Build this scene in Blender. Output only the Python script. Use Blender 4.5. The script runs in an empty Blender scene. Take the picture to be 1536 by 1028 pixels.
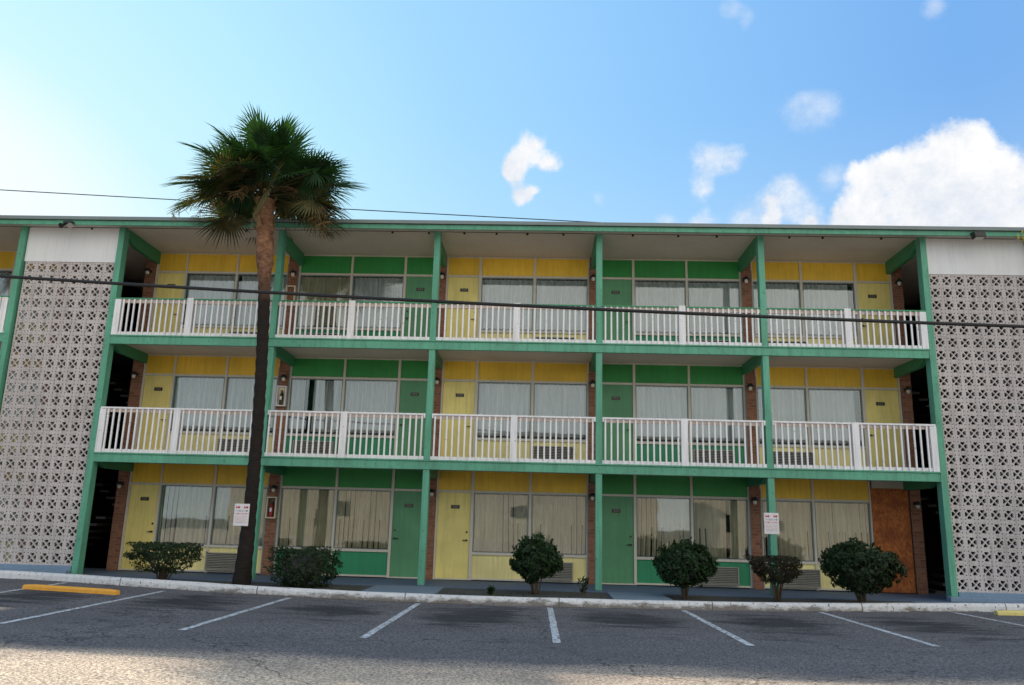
import bpy, bmesh, math, random
from mathutils import Vector, Matrix, noise
R = math.radians
random.seed(7)
scene = bpy.context.scene
col = scene.collection
H = 2.875          # floor to floor
W = 1.84           # depth of the walkway (wall plane)

# ------------------------------------------------------------------ materials
def nt(name):
    m = bpy.data.materials.new(name); m.use_nodes = True
    n = m.node_tree; n.nodes.clear()
    out = n.nodes.new('ShaderNodeOutputMaterial')
    return m, n, out
def N(n, t, **kw):
    x = n.nodes.new(t)
    for k, v in kw.items():
        if k.startswith('i_'):
            key = k[2:]; key = int(key) if key.isdigit() else key.replace('_', ' ')
            x.inputs[key].default_value = v
        else: setattr(x, k, v)
    return x
def ramp(n, fac, stops):
    r = n.nodes.new('ShaderNodeValToRGB'); e = r.color_ramp.elements
    while len(e) > len(stops): e.remove(e[-1])
    while len(e) < len(stops): e.new(0.5)
    for q, (p, c) in zip(e, stops):
        q.position = p; q.color = (c, c, c, 1) if isinstance(c, (int, float)) else (*c, 1)
    n.links.new(fac, r.inputs[0]); return r.outputs[0]
def mixc(n, fac, a, b, mode='MIX'):
    m = n.nodes.new('ShaderNodeMix'); m.data_type = 'RGBA'; m.blend_type = mode
    for s, v in ((m.inputs[0], fac), (m.inputs[6], a), (m.inputs[7], b)):
        if isinstance(v, bpy.types.NodeSocket): n.links.new(v, s)
        elif isinstance(v, (int, float)): s.default_value = v
        else: s.default_value = (*v, 1)
    return m.outputs[2]
def math_(n, op, a, b=None, clamp=False):
    m = n.nodes.new('ShaderNodeMath'); m.operation = op; m.use_clamp = clamp
    for i, v in enumerate((a, b)):
        if v is None: continue
        if isinstance(v, bpy.types.NodeSocket): n.links.new(v, m.inputs[i])
        else: m.inputs[i].default_value = v
    return m.outputs[0]
def coords(n, scale=(1, 1, 1), src='Object'):
    tc = n.nodes.new('ShaderNodeTexCoord'); mp = n.nodes.new('ShaderNodeMapping')
    mp.inputs['Scale'].default_value = scale
    n.links.new(tc.outputs[src], mp.inputs[0]); return mp.outputs[0]
def noi(n, vec, scale, detail=4, rough=.55):
    t = N(n, 'ShaderNodeTexNoise'); t.inputs['Scale'].default_value = scale
    t.inputs['Detail'].default_value = detail; t.inputs['Roughness'].default_value = rough
    n.links.new(vec, t.inputs['Vector']); return t.outputs['Fac']
def bsdf(n, out, color, rough=.6, bump=None, bstr=.2, bdist=.01, spec=.4):
    b = n.nodes.new('ShaderNodeBsdfPrincipled')
    if isinstance(color, bpy.types.NodeSocket): n.links.new(color, b.inputs['Base Color'])
    else: b.inputs['Base Color'].default_value = (*color, 1)
    if isinstance(rough, bpy.types.NodeSocket): n.links.new(rough, b.inputs['Roughness'])
    else: b.inputs['Roughness'].default_value = rough
    b.inputs['Specular IOR Level'].default_value = spec
    if bump is not None:
        bp = n.nodes.new('ShaderNodeBump'); bp.inputs['Strength'].default_value = bstr
        bp.inputs['Distance'].default_value = bdist
        n.links.new(bump, bp.inputs['Height']); n.links.new(bp.outputs[0], b.inputs['Normal'])
    n.links.new(b.outputs[0], out.inputs[0]); return b
M = {}
def paint(name, c, dirt=.35, rough=.6, var=.12, streak=.35, chip=0.0, chipcol=(.3, .26, .2)):
    m, n, out = nt(name)
    v = coords(n); big = noi(n, v, .9, 3); fine = noi(n, v, 22, 5)
    vs = coords(n, (9, 9, .7)); st = noi(n, vs, 1.6, 5, .65)
    d = tuple(x * (1 - dirt) * .9 for x in c)
    a = mixc(n, ramp(n, big, [(.3, 0), (.75, 1)]), c, tuple(x * (1 - var) for x in c))
    a = mixc(n, ramp(n, st, [(.46, 0), (.74, streak)]), a, d)
    a = mixc(n, ramp(n, fine, [(.6, 0), (.8, .35)]), a, d)
    if chip:
        ch = noi(n, v, 14, 6, .7)
        a = mixc(n, ramp(n, ch, [(.66 - chip, 0), (.69 - chip, 1)]), a, chipcol)
    bsdf(n, out, a, rough, fine, .15, .004); M[name] = m; return m
paint('sea_green', (.125, .41, .275), .45, .55, .3, .7, .05, (.05, .2, .13))
paint('beam_green', (.05, .27, .13), .3, .5)
paint('panel_green', (.030, .29, .065), .35, .5, .2, .45)
paint('door_green', (.105, .33, .16), .35, .5, .32, .55)
paint('low_green', (.028, .27, .125), .35, .5, .18, .5)
paint('panel_amber', (.91, .59, .055), .35, .5, .28, .55)
paint('door_yellow', (.90, .76, .26), .35, .5, .28, .55)
paint('low_yellow', (.90, .80, .36), .4, .55, .28, .55)
paint('frame_white', (.62, .58, .50), .35, .55, .1, .4)
paint('rail_white', (.86, .85, .87), .4, .5, .12, .6, .03, (.35, .32, .3))
paint('rail_pink', (.62, .50, .44), .35, .6, .1, .4)
paint('stucco', (.78, .79, .82), .3, .8, .1, .28)
paint('block_white', (.58, .53, .52), .5, .85, .2, .8)
paint('soffit', (.66, .60, .53), .3, .8, .15, .25)
paint('roof_metal', (.20, .25, .25), .3, .45, .15, .3)
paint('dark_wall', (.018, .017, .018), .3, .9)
paint('slab_blue', (.085, .13, .20), .35, .7, .2, .4)
paint('base_blue', (.20, .29, .40), .35, .7, .2, .4)
paint('path_concrete', (.16, .22, .28), .4, .8, .25, .3)
paint('ac_grey', (.33, .32, .28), .4, .5)
paint('ac_dark', (.07, .065, .06), .3, .6)
paint('black_metal', (.015, .015, .016), .2, .4)
paint('dark_bronze', (.035, .028, .02), .2, .35)
paint('sign_white', (.78, .74, .76), .25, .5)
paint('sign_red', (.55, .03, .05), .1, .5)
paint('sign_blue', (.10, .12, .2), .1, .5)
paint('cab_cream', (.72, .62, .42), .3, .5)
paint('ext_red', (.35, .02, .02), .2, .3)
paint('globe', (.6, .58, .5), .2, .25)
paint('stop_yellow', (.80, .38, .05), .35, .75, .15, .4, .03, (.3, .27, .22))
paint('stop_pale', (.72, .60, .22), .35, .75, .15, .4, .03, (.3, .27, .22))
paint('cable', (.012, .012, .013), .1, .6)
paint('line_paint', (.62, .66, .70), .6, .8, .3, .3, .13, (.10, .10, .11))
paint('kerb_paint', (.72, .72, .73), .5, .85, .15, .35, .06, (.13, .12, .11))
def kerbmat():
    m = M['kerb_paint']; n = m.node_tree; b = [q for q in n.nodes if q.type == 'BSDF_PRINCIPLED'][0]; src = b.inputs['Base Color'].links[0].from_socket
    tc = n.nodes.new('ShaderNodeTexCoord'); sp = n.nodes.new('ShaderNodeSeparateXYZ'); n.links.new(tc.outputs['Object'], sp.inputs[0])
    fr = math_(n, 'FRACT', math_(n, 'MULTIPLY', math_(n, 'ADD', sp.outputs[0], 40.6), 1 / 3.05)); j = math_(n, 'LESS_THAN', fr, .006)
    a = mixc(n, j, src, (.06, .055, .05))
    grime = ramp(n, math_(n, 'ADD', math_(n, 'MULTIPLY', sp.outputs[2], 2.2), noi(n, coords(n, (1.5, 1, 4)), 2.2, 6, .7)), [(.22, .85), (.42, 0)])
    a = mixc(n, grime, a, (.13, .11, .09)); n.links.new(a, b.inputs['Base Color'])
kerbmat()
paint('soil', (.070, .070, .070), .4, .95, .4)
paint('pale_plaster', (.60, .53, .41), .25, .85, .2)
paint('dark_glass', (.03, .035, .04), .1, .15)
paint('trunk_bark', (.10, .075, .05), .4, .95, .3)
paint('dead_leaf', (.26, .17, .08), .4, .8, .3)

def brick():
    m, n, out = nt('brick')
    tc = n.nodes.new('ShaderNodeTexCoord'); sp = n.nodes.new('ShaderNodeSeparateXYZ'); cb = n.nodes.new('ShaderNodeCombineXYZ')
    n.links.new(tc.outputs['Object'], sp.inputs[0])
    n.links.new(math_(n, 'ADD', sp.outputs[0], sp.outputs[1]), cb.inputs[0]); n.links.new(sp.outputs[2], cb.inputs[1])
    b = N(n, 'ShaderNodeTexBrick'); n.links.new(cb.outputs[0], b.inputs['Vector'])
    b.inputs['Color1'].default_value = (.33, .135, .075, 1); b.inputs['Color2'].default_value = (.20, .075, .04, 1)
    b.inputs['Mortar'].default_value = (.23, .17, .13, 1); b.inputs['Scale'].default_value = 1
    b.inputs['Mortar Size'].default_value = .009; b.inputs['Brick Width'].default_value = .21; b.inputs['Row Height'].default_value = .075
    v = coords(n); a = mixc(n, ramp(n, noi(n, v, 9, 5), [(.35, 0), (.8, .6)]), b.outputs['Color'], (.12, .05, .03))
    bsdf(n, out, a, .9, b.outputs['Fac'], -.5, .006); M['brick'] = m
brick()
def osb():
    m, n, out = nt('osb')
    v = coords(n, (1, 1, 1)); vo = N(n, 'ShaderNodeTexVoronoi'); vo.inputs['Scale'].default_value = 34
    n.links.new(coords(n, (1, 1, .45)), vo.inputs['Vector'])
    a = mixc(n, vo.outputs['Color'], (.60, .20, .05), (.26, .07, .02))
    a = mixc(n, ramp(n, noi(n, v, 3, 4), [(.42, 0), (.62, .7)]), a, (.20, .05, .02))
    bsdf(n, out, a, .8, vo.outputs['Distance'], .2, .004); M['osb'] = m
osb()
def glass():
    m, n, out = nt('window_glass')
    tr = n.nodes.new('ShaderNodeBsdfTransparent'); tr.inputs[0].default_value = (.90, .93, .93, 1)
    gl = n.nodes.new('ShaderNodeBsdfGlossy'); gl.inputs['Roughness'].default_value = .015
    fr = n.nodes.new('ShaderNodeFresnel'); fr.inputs[0].default_value = 1.5
    bp = n.nodes.new('ShaderNodeBump'); bp.inputs['Strength'].default_value = .08; bp.inputs['Distance'].default_value = .02
    n.links.new(noi(n, coords(n), 1.4, 1), bp.inputs['Height']); n.links.new(bp.outputs[0], gl.inputs['Normal'])
    mx = n.nodes.new('ShaderNodeMixShader')
    n.links.new(math_(n, 'ADD', math_(n, 'MULTIPLY', fr.outputs[0], 1.9), .03, True), mx.inputs[0])
    n.links.new(tr.outputs[0], mx.inputs[1]); n.links.new(gl.outputs[0], mx.inputs[2]); n.links.new(mx.outputs[0], out.inputs[0])
    M['glass'] = m
glass()
def cloth(name, c):
    m, n, out = nt(name)
    v = coords(n); a = mixc(n, ramp(n, noi(n, coords(n, (6, 6, .25)), 2.2, 4), [(.35, 0), (.75, 1)]), c, tuple(x * .6 for x in c))
    b = bsdf(n, out, a, .9); M[name] = m
cloth('curtain_warm', (.78, .73, .60)); cloth('curtain_grey', (.78, .79, .79)); cloth('curtain_cream', (.82, .73, .55)); cloth('curtain_gold', (.76, .68, .48))
def asphalt():
    m, n, out = nt('asphalt')
    v = coords(n)
    ag = noi(n, v, 30, 4, .95); ag2 = noi(n, v, 30, 4, .7); big = noi(n, coords(n, (.5, 1, 1)), .8, 4)
    a = ramp(n, ag, [(.40, (.05, .05, .05)), (.5, (.22, .205, .19)), (.60, (.60, .56, .50))])
    a = mixc(n, ramp(n, ag2, [(.35, 0), (.7, .25)]), a, (.30, .27, .24))
    a = mixc(n, ramp(n, big, [(.35, 0), (.75, .45)]), a, (.14, .135, .135))
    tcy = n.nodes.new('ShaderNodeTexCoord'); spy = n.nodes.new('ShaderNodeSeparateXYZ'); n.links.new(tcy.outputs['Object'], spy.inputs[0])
    shade_fac = n.nodes.new('ShaderNodeMapRange'); shade_fac.inputs[1].default_value = -9.7; shade_fac.inputs[2].default_value = -8.3; shade_fac.inputs[3].default_value = 0; shade_fac.inputs[4].default_value = 1; n.links.new(math_(n, 'ADD', spy.outputs[1], math_(n, 'MULTIPLY', big, 1.5)), shade_fac.inputs[0])
    a = mixc(n, shade_fac.outputs[0], mixc(n, 1, a, (2.3, 1.98, 1.62), 'MULTIPLY'), mixc(n, 1, a, (.50, .52, .60), 'MULTIPLY'))  # sunlit aisle and shaded stalls painted into the asphalt colour
    # oil stains in the stalls: band in y, blotches in x
    tc = n.nodes.new('ShaderNodeTexCoord'); sp = n.nodes.new('ShaderNodeSeparateXYZ'); n.links.new(tc.outputs['Object'], sp.inputs[0])
    band = math_(n, 'SUBTRACT', 1, math_(n, 'MULTIPLY', math_(n, 'ABSOLUTE', math_(n, 'ADD', sp.outputs[1], 4.4)), .36), True)
    ph = math_(n, 'ABSOLUTE', math_(n, 'SINE', math_(n, 'MULTIPLY', math_(n, 'ADD', sp.outputs[0], 1.1), math.pi / 2.6)))
    st = noi(n, coords(n, (.45, 1.5, 1)), 1.9, 7, .72)
    f = ramp(n, math_(n, 'ADD', math_(n, 'MULTIPLY', band, math_(n, 'MULTIPLY', ph, .75)), math_(n, 'MULTIPLY', math_(n, 'SUBTRACT', st, .5), 2.2)), [(.28, 0), (.62, 1)])
    a = mixc(n, math_(n, 'MULTIPLY', f, .8), a, (.018, .019, .026))
    # cracks
    vo = N(n, 'ShaderNodeTexVoronoi'); vo.feature = 'DISTANCE_TO_EDGE'; vo.inputs['Scale'].default_value = .22
    dv = n.nodes.new('ShaderNodeVectorMath'); dv.operation = 'ADD'
    nz = N(n, 'ShaderNodeTexNoise'); nz.inputs['Scale'].default_value = 1.6; nz.inputs['Detail'].default_value = 6; n.links.new(v, nz.inputs['Vector'])
    sc = n.nodes.new('ShaderNodeVectorMath'); sc.operation = 'SCALE'; sc.inputs['Scale'].default_value = 1.3
    n.links.new(nz.outputs['Color'], sc.inputs[0]); n.links.new(v, dv.inputs[0]); n.links.new(sc.outputs[0], dv.inputs[1]); n.links.new(dv.outputs[0], vo.inputs['Vector'])
    a = mixc(n, ramp(n, vo.outputs['Distance'], [(.0, .8), (.0045, 0)]), a, (.012, .012, .012))
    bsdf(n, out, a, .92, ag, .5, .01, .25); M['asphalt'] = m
asphalt()
def leafmat(name, c1, c2, trans=.35, scale=7):
    m, n, out = nt(name)
    a = mixc(n, ramp(n, noi(n, coords(n), scale, 3), [(.35, 0), (.65, 1)]), c1, c2)
    d = n.nodes.new('ShaderNodeBsdfPrincipled'); n.links.new(a, d.inputs['Base Color']); d.inputs['Roughness'].default_value = .62
    d.inputs['Specular IOR Level'].default_value = .3
    t = n.nodes.new('ShaderNodeBsdfTranslucent'); n.links.new(mixc(n, 1, a, (1.5, 1.7, .6), 'MULTIPLY'), t.inputs[0])
    mx = n.nodes.new('ShaderNodeMixShader'); mx.inputs[0].default_value = trans
    n.links.new(d.outputs[0], mx.inputs[1]); n.links.new(t.outputs[0], mx.inputs[2]); n.links.new(mx.outputs[0], out.inputs[0]); M[name] = m
leafmat('palm_leaf', (.018, .050, .022), (.035, .085, .028), .30)
leafmat('palm_leaf_old', (.05, .065, .025), (.13, .10, .045), .30)
leafmat('shrub_dark', (.009, .022, .007), (.022, .045, .013), .12)
leafmat('shrub_brown', (.014, .016, .007), (.030, .028, .012), .10)
leafmat('shrub_fresh', (.008, .024, .007), (.022, .052, .014), .14)
leafmat('autumn_leaf', (.35, .24, .04), (.16, .16, .03), .4)
leafmat('grass', (.03, .06, .012), (.06, .08, .02), .2)
def barkmat():
    m, n, out = nt('palm_bark')
    v = coords(n, (1, 1, 5)); sp = n.nodes.new('ShaderNodeSeparateXYZ'); tc = n.nodes.new('ShaderNodeTexCoord'); n.links.new(tc.outputs['Object'], sp.inputs[0])
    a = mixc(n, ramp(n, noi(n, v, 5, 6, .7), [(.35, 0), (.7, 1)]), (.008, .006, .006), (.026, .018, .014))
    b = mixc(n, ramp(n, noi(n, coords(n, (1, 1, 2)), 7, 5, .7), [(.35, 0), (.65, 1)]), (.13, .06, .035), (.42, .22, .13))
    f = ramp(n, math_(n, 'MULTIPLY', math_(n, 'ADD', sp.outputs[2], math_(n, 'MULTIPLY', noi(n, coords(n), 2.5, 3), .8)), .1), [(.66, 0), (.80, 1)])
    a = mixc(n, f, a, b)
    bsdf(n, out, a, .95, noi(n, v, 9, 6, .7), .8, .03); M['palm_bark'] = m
barkmat()

# ------------------------------------------------------------------ mesh helpers
class MB:
    def __init__(s): s.v = []; s.f = []; s.m = []
    def quad(s, a, b, c, d, mi=0):
        k = len(s.v); s.v += [tuple(a), tuple(b), tuple(c), tuple(d)]; s.f.append((k, k + 1, k + 2, k + 3)); s.m.append(mi)
    def tri(s, a, b, c, mi=0):
        k = len(s.v); s.v += [tuple(a), tuple(b), tuple(c)]; s.f.append((k, k + 1, k + 2)); s.m.append(mi)
    def box(s, x0, x1, y0, y1, z0, z1, mi=0):
        k = len(s.v)
        s.v += [(x, y, z) for z in (z0, z1) for x, y in ((x0, y0), (x1, y0), (x1, y1), (x0, y1))]
        for q in ((0, 3, 2, 1), (4, 5, 6, 7), (0, 1, 5, 4), (1, 2, 6, 5), (2, 3, 7, 6), (3, 0, 4, 7)):
            s.f.append(tuple(k + i for i in q)); s.m.append(mi)
    def prism(s, pts, ax, a0, a1, mi=0):      # pts 2D polygon; ax: axis of extrusion
        k = len(s.v); n = len(pts)
        for a in (a0, a1):
            for (p, q) in pts:
                s.v.append({'x': (a, p, q), 'y': (p, a, q), 'z': (p, q, a)}[ax])
        s.f.append(tuple(k + i for i in range(n))[::-1]); s.f.append(tuple(k + n + i for i in range(n))); s.m += [mi, mi]
        for i in range(n):
            j = (i + 1) % n; s.f.append((k + i, k + j, k + n + j, k + n + i)); s.m.append(mi)
    def tube(s, pts, rad, seg=8, mi=0, cap=True):
        k = len(s.v); n = len(pts); pts = [Vector(p) for p in pts]
        if not hasattr(rad, '__len__'): rad = [rad] * n
        for i, p in enumerate(pts):
            d = (pts[min(i + 1, n - 1)] - pts[max(i - 1, 0)]).normalized()
            u = d.cross(Vector((0, 0, 1)) if abs(d.z) < .9 else Vector((1, 0, 0))).normalized(); w = d.cross(u)
            for j in range(seg):
                a = 2 * math.pi * j / seg; q = p + (u * math.cos(a) + w * math.sin(a)) * rad[i]; s.v.append(tuple(q))
        for i in range(n - 1):
            for j in range(seg):
                j2 = (j + 1) % seg
                s.f.append((k + i * seg + j, k + i * seg + j2, k + (i + 1) * seg + j2, k + (i + 1) * seg + j)); s.m.append(mi)
        if cap:
            s.f.append(tuple(k + j for j in range(seg))[::-1]); s.f.append(tuple(k + (n - 1) * seg + j for j in range(seg))); s.m += [mi, mi]
    def lathe(s, cx, cy, prof, seg=14, mi=0):
        k = len(s.v)
        for r, z in prof:
            for j in range(seg):
                a = 2 * math.pi * j / seg; s.v.append((cx + r * math.cos(a), cy + r * math.sin(a), z))
        for i in range(len(prof) - 1):
            for j in range(seg):
                j2 = (j + 1) % seg
                s.f.append((k + i * seg + j, k + i * seg + j2, k + (i + 1) * seg + j2, k + (i + 1) * seg + j)); s.m.append(mi)
    def build(s, name, mats, parent=None, smooth=False, bevel=0, fix=True):
        me = bpy.data.meshes.new(name); me.from_pydata(s.v, [], s.f)
        if not isinstance(mats, (list, tuple)): mats = [mats]
        for q in mats: me.materials.append(M[q] if isinstance(q, str) else q)
        for p, mi in zip(me.polygons, s.m):
            p.material_index = mi; p.use_smooth = smooth
        if fix:
            bm = bmesh.new(); bm.from_mesh(me); bmesh.ops.recalc_face_normals(bm, faces=bm.faces); bm.to_mesh(me); bm.free()
        me.update()
        o = bpy.data.objects.new(name, me); col.objects.link(o)
        if parent: o.parent = parent; o.matrix_parent_inverse = parent.matrix_basis.inverted()
        if bevel:
            b = o.modifiers.new('bevel', 'BEVEL'); b.width = bevel; b.segments = 2; b.limit_method = 'ANGLE'
        return o
def tag(o, label=None, cat=None, group=None, kind=None):
    if label: o['label'] = label
    if cat: o['category'] = cat
    if group: o['group'] = group
    if kind: o['kind'] = kind
    return o
def empty(name, loc, label=None, cat=None, group=None):
    o = bpy.data.objects.new(name, None); o.location = loc; o.empty_display_size = .2; col.objects.link(o); o.matrix_basis
    bpy_up.append(o); tag(o, label, cat, group); return o
bpy_up = []
def copy_tree(o, loc=None):
    c = o.copy(); col.objects.link(c)
    if loc is not None: c.location = loc
    def rec(src, dst):
        for ch in src.children:
            d = ch.copy(); col.objects.link(d); d.parent = dst; d.matrix_parent_inverse = ch.matrix_parent_inverse.copy(); rec(ch, d)
    rec(o, c); return c

# ------------------------------------------------------------------ ground
def ss(t): t = min(max(t, 0), 1); return t * t * (3 - 2 * t)
def g(x): return -.16 + .14 * ss((-x - 3) / 11) + .09 * ss((x - 2) / 8)
KY = [(-40, -1.0), (-22, -1.0), (-15.5, -1.1), (-12.7, -1.35), (-9.8, -1.87), (-6.8, -2.27), (-4, -2.45), (-1.9, -2.47), (.5, -2.33), (2.5, -2.12), (5.2, -1.84), (8, -1.47), (12, -1.15), (20, -1.0), (40, -1.0)]
def ky(x):
    for (a, ya), (b, yb) in zip(KY, KY[1:]):
        if x <= b:
            i = KY.index((a, ya)); p0 = KY[max(i - 1, 0)]; p3 = KY[min(i + 2, len(KY) - 1)]
            t = (x - a) / (b - a); m0 = (yb - p0[1]) / (b - p0[0]) * (b - a); m1 = (p3[1] - ya) / (p3[0] - a) * (b - a)
            return (2 * t ** 3 - 3 * t * t + 1) * ya + (t ** 3 - 2 * t * t + t) * m0 + (-2 * t ** 3 + 3 * t * t) * yb + (t ** 3 - t * t) * m1
    return KY[-1][1]
xs = [-40 + i * .5 for i in range(161)]
b = MB(); b.quad((-600, -600, -.35), (600, -600, -.35), (600, 600, -.35), (-600, 600, -.35))
tag(b.build('ground', 'soil'), kind='structure')
b = MB()
for x0, x1 in zip(xs, xs[1:]):
    ys0 = [-75, -40, -20, -10, ky(x0)]; ys1 = [-75, -40, -20, -10, ky(x1)]
    for i in range(4):
        b.quad((x0, ys0[i], g(x0)), (x1, ys1[i], g(x1)), (x1, ys1[i + 1], g(x1)), (x0, ys0[i + 1], g(x0)))
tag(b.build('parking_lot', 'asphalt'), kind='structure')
# kerb: bevelled profile with small unevenness
b = MB(); k0 = 0; prof = [(0, -.3), (.004, .10), (.02, .145), (.05, .158), (.15, .158), (.155, -.3)]
kx = [-40 + i * .2 for i in range(401)]
for x in kx:
    j = noise.noise(Vector((x * 1.3, 3, 0))) * .012
    for (dy, dz) in prof: b.v.append((x, ky(x) + dy + j, g(x) + dz + noise.noise(Vector((x * .9, 9, dy * 5))) * .008))
for i in range(len(kx) - 1):
    for j in range(len(prof) - 1):
        a = i * 6 + j; b.f.append((a, a + 6, a + 7, a + 1)); b.m.append(0)
tag(b.build('kerb', 'kerb_paint'), kind='structure')
# walkway slab, soil strip, short paths
b = MB(); b.box(-24, 16, -.45, W + .6, -.3, 0); tag(b.build('walkway', 'slab_blue', bevel=.012), kind='structure')
b = MB()
for x0, x1 in zip(xs, xs[1:]):
    if x0 < -24 or x1 > 16: continue
    n_ = 6
    for i in range(n_):
        def P(x, i):
            y = ky(x) + .14 + (-.46 - ky(x) - .14) * i / n_
            return (x, y, min(g(x) + .10 + .05 * i / n_, -.012) + noise.noise(Vector((x * 2, y * 2, 0))) * .015)
        b.quad(P(x0, i), P(x1, i), P(x1, i + 1), P(x0, i + 1))
tag(b.build('planting_strip', 'soil', fix=False, smooth=True), kind='structure')
for (a, c) in ((-12.3, -10.7), (-4.95, -3.45), (.15, 1.35), (6.7, 8.2), (-15.2, -12.6), (8.2, 11)):
    p = MB(); nseg = 6
    p.prism([(a + (c - a) * i / nseg, ky(a + (c - a) * i / nseg) + .157) for i in range(nseg + 1)] + [(c, -.46), (a, -.46)], 'z', -.3, .006 if abs(a) < 10 else .0)
    tag(p.build('path', 'path_concrete', bevel=.01), kind='structure')

# parking lines
LN = [((-11.01, -4.28), (-11.28, -3.17)), ((-8.58, -7.88), (-8.83, -2.5)), ((-6.21, -7.63), (-6.26, -2.60)), ((-3.71, -7.57), (-3.69, -2.62)),
      ((-1.08, -7.46), (-1.12, -2.66)), ((1.62, -7.11), (1.5, -2.4)), ((4.34, -6.7), (4.25, -2.06)), ((7.3, -6.8), (7.0, -1.75)), ((-10.75, -8.0), (-11.28, -1.75))]
LL = ['faded white parking line, leftmost full line, meeting the kerb by the flat topped leftmost shrub', 'faded white parking line right of the palm trunk', 'faded white parking line below the third green post from the left screen',
      'nearly upright white parking line in the middle of the lot', 'white parking line slanting right below the shrub before the green room windows', 'long white parking line slanting right below the flat brownish shrub', 'white parking line at the right edge next to the pale yellow wheel stop']
for idx, ((x0, y0), (x1, y1)) in enumerate(LN[1:]):
    m_ = MB(); w = .055; n_ = 24
    for i in range(n_):
        t0, t1 = i / n_, (i + 1) / n_
        j0 = noise.noise(Vector((idx * 7, t0 * 9, 0))) * .012; j1 = noise.noise(Vector((idx * 7, t1 * 9, 0))) * .012
        xa, ya = x0 + (x1 - x0) * t0 + j0, y0 + (y1 - y0) * t0; xb, yb = x0 + (x1 - x0) * t1 + j1, y0 + (y1 - y0) * t1
        m_.quad((xa - w, ya, g(xa) + .004), (xa + w, ya, g(xa) + .004), (xb + w, yb, g(xb) + .004), (xb - w, yb, g(xb) + .004))
    tag(m_.build('parking_line', 'line_paint', fix=False), kind='structure')

# ------------------------------------------------------------------ motel
motel = empty('motel_building', (0, 0, 0), 'three storey yellow and green motel with white railings, brick piers and breeze block screens', 'building')
PX = [-12.06, -7.98, -4.03, 0.0, 3.95, 7.85]
SCR = [(-14.50, -12.155), (7.95, 10.29)]
XL, XR = -22.0, 15.0
# core behind rooms, stair recesses
b = MB()
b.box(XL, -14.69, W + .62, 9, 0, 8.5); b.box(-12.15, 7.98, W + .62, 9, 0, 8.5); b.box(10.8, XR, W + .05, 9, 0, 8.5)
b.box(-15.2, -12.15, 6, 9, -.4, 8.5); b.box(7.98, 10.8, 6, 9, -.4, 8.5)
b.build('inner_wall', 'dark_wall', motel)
# slabs between floors
for k in (1, 2):
    z = k * H
    b = MB(); b.box(XL, -14.66, -.02, 3, z - .13, z - .045); b.box(-12.14, 7.93, -.02, 3, z - .13, z - .045); b.box(10.42, XR, -.02, 3, z - .13, z - .045)
    b.build('floor_slab', 'soffit', motel)
    for (a, c) in ((-14.655, -12.145), (7.935, 10.415)):
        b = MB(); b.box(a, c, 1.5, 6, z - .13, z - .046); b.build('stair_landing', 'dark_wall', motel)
    b = MB()
    for (a, c) in ((XL, -14.62), (-12.0, 7.80), (10.38, XR)):
        b.box(a, c, -.105, -.022, z - .275, z - .085); b.box(a, c, -.13, -.0, z - .083, z - .048)
    b.build('fascia_band', 'sea_green', motel, bevel=.006)
# roof
b = MB(); b.box(XL - 1, XR + 1, -.40, 10, 8.505, 8.56); b.build('soffit', 'soffit', motel)
b = MB(); b.box(XL - 1, XR + 1, -.50, 10.3, 8.562, 8.60); b.box(XL - 1, XR + 1, -.53, -.503, 8.535, 8.625)
roof = b.build('roof', 'roof_metal', motel, bevel=.006)
b = MB(); b.box(XL - 1, XR + 1, -.47, -.43, 8.415, 8.532); b.build('fascia_board', 'sea_green', motel, bevel=.005)
b = MB()
for x in (-12.9, -9.76, -8.9, -5.18, -4.26, -3.37, -2.56, -1.79, -.89, .83, 1.95, 2.9, 4.67, 5.48, 6.9): b.lathe(x, -.03, [(.0, 8.45), (.028, 8.455), (.03, 8.48), (.012, 8.504)], 8)
b.box(XL, XR, -.06, -.045, 8.495, 8.504); b.build('soffit_hook', 'black_metal', motel)
# posts
hw = .075
for i, x in enumerate(PX + [-14.62, 10.38]):
    b = MB(); b.box(x - hw, x + hw, -.12 if i in (0, 5, 6, 7) else -.02, .12, 0, 8.5)
    if i not in (0, 5, 6, 7):
        for k, (z0, z1) in enumerate(((0, H - .277), (H - .046, 2 * H - .277), (2 * H - .046, 8.503))): b.box(x - hw, x + hw, -.085, -.021, z0, z1)
    b.build('post', 'sea_green', motel, bevel=.006)
for x in (-16.5, 12.4): pass
# beams from the posts back to the wall, deeper toward the wall
for i, x in enumerate(PX + [-14.62]):
    for k in (1, 2, 3):
        z = 8.503 if k == 3 else k * H - .132
        b = MB(); dp = .34 if k == 3 else .26
        xo = x + (-.04 if i else .03)
        b.prism([(.121, z), (W - .002, z), (W - .002, z - dp), (.45, z - dp), (.121, z - dp + .13)], 'x', xo - .055, xo + .055)
        b.build('beam', 'beam_green', motel, bevel=.004)
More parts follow.
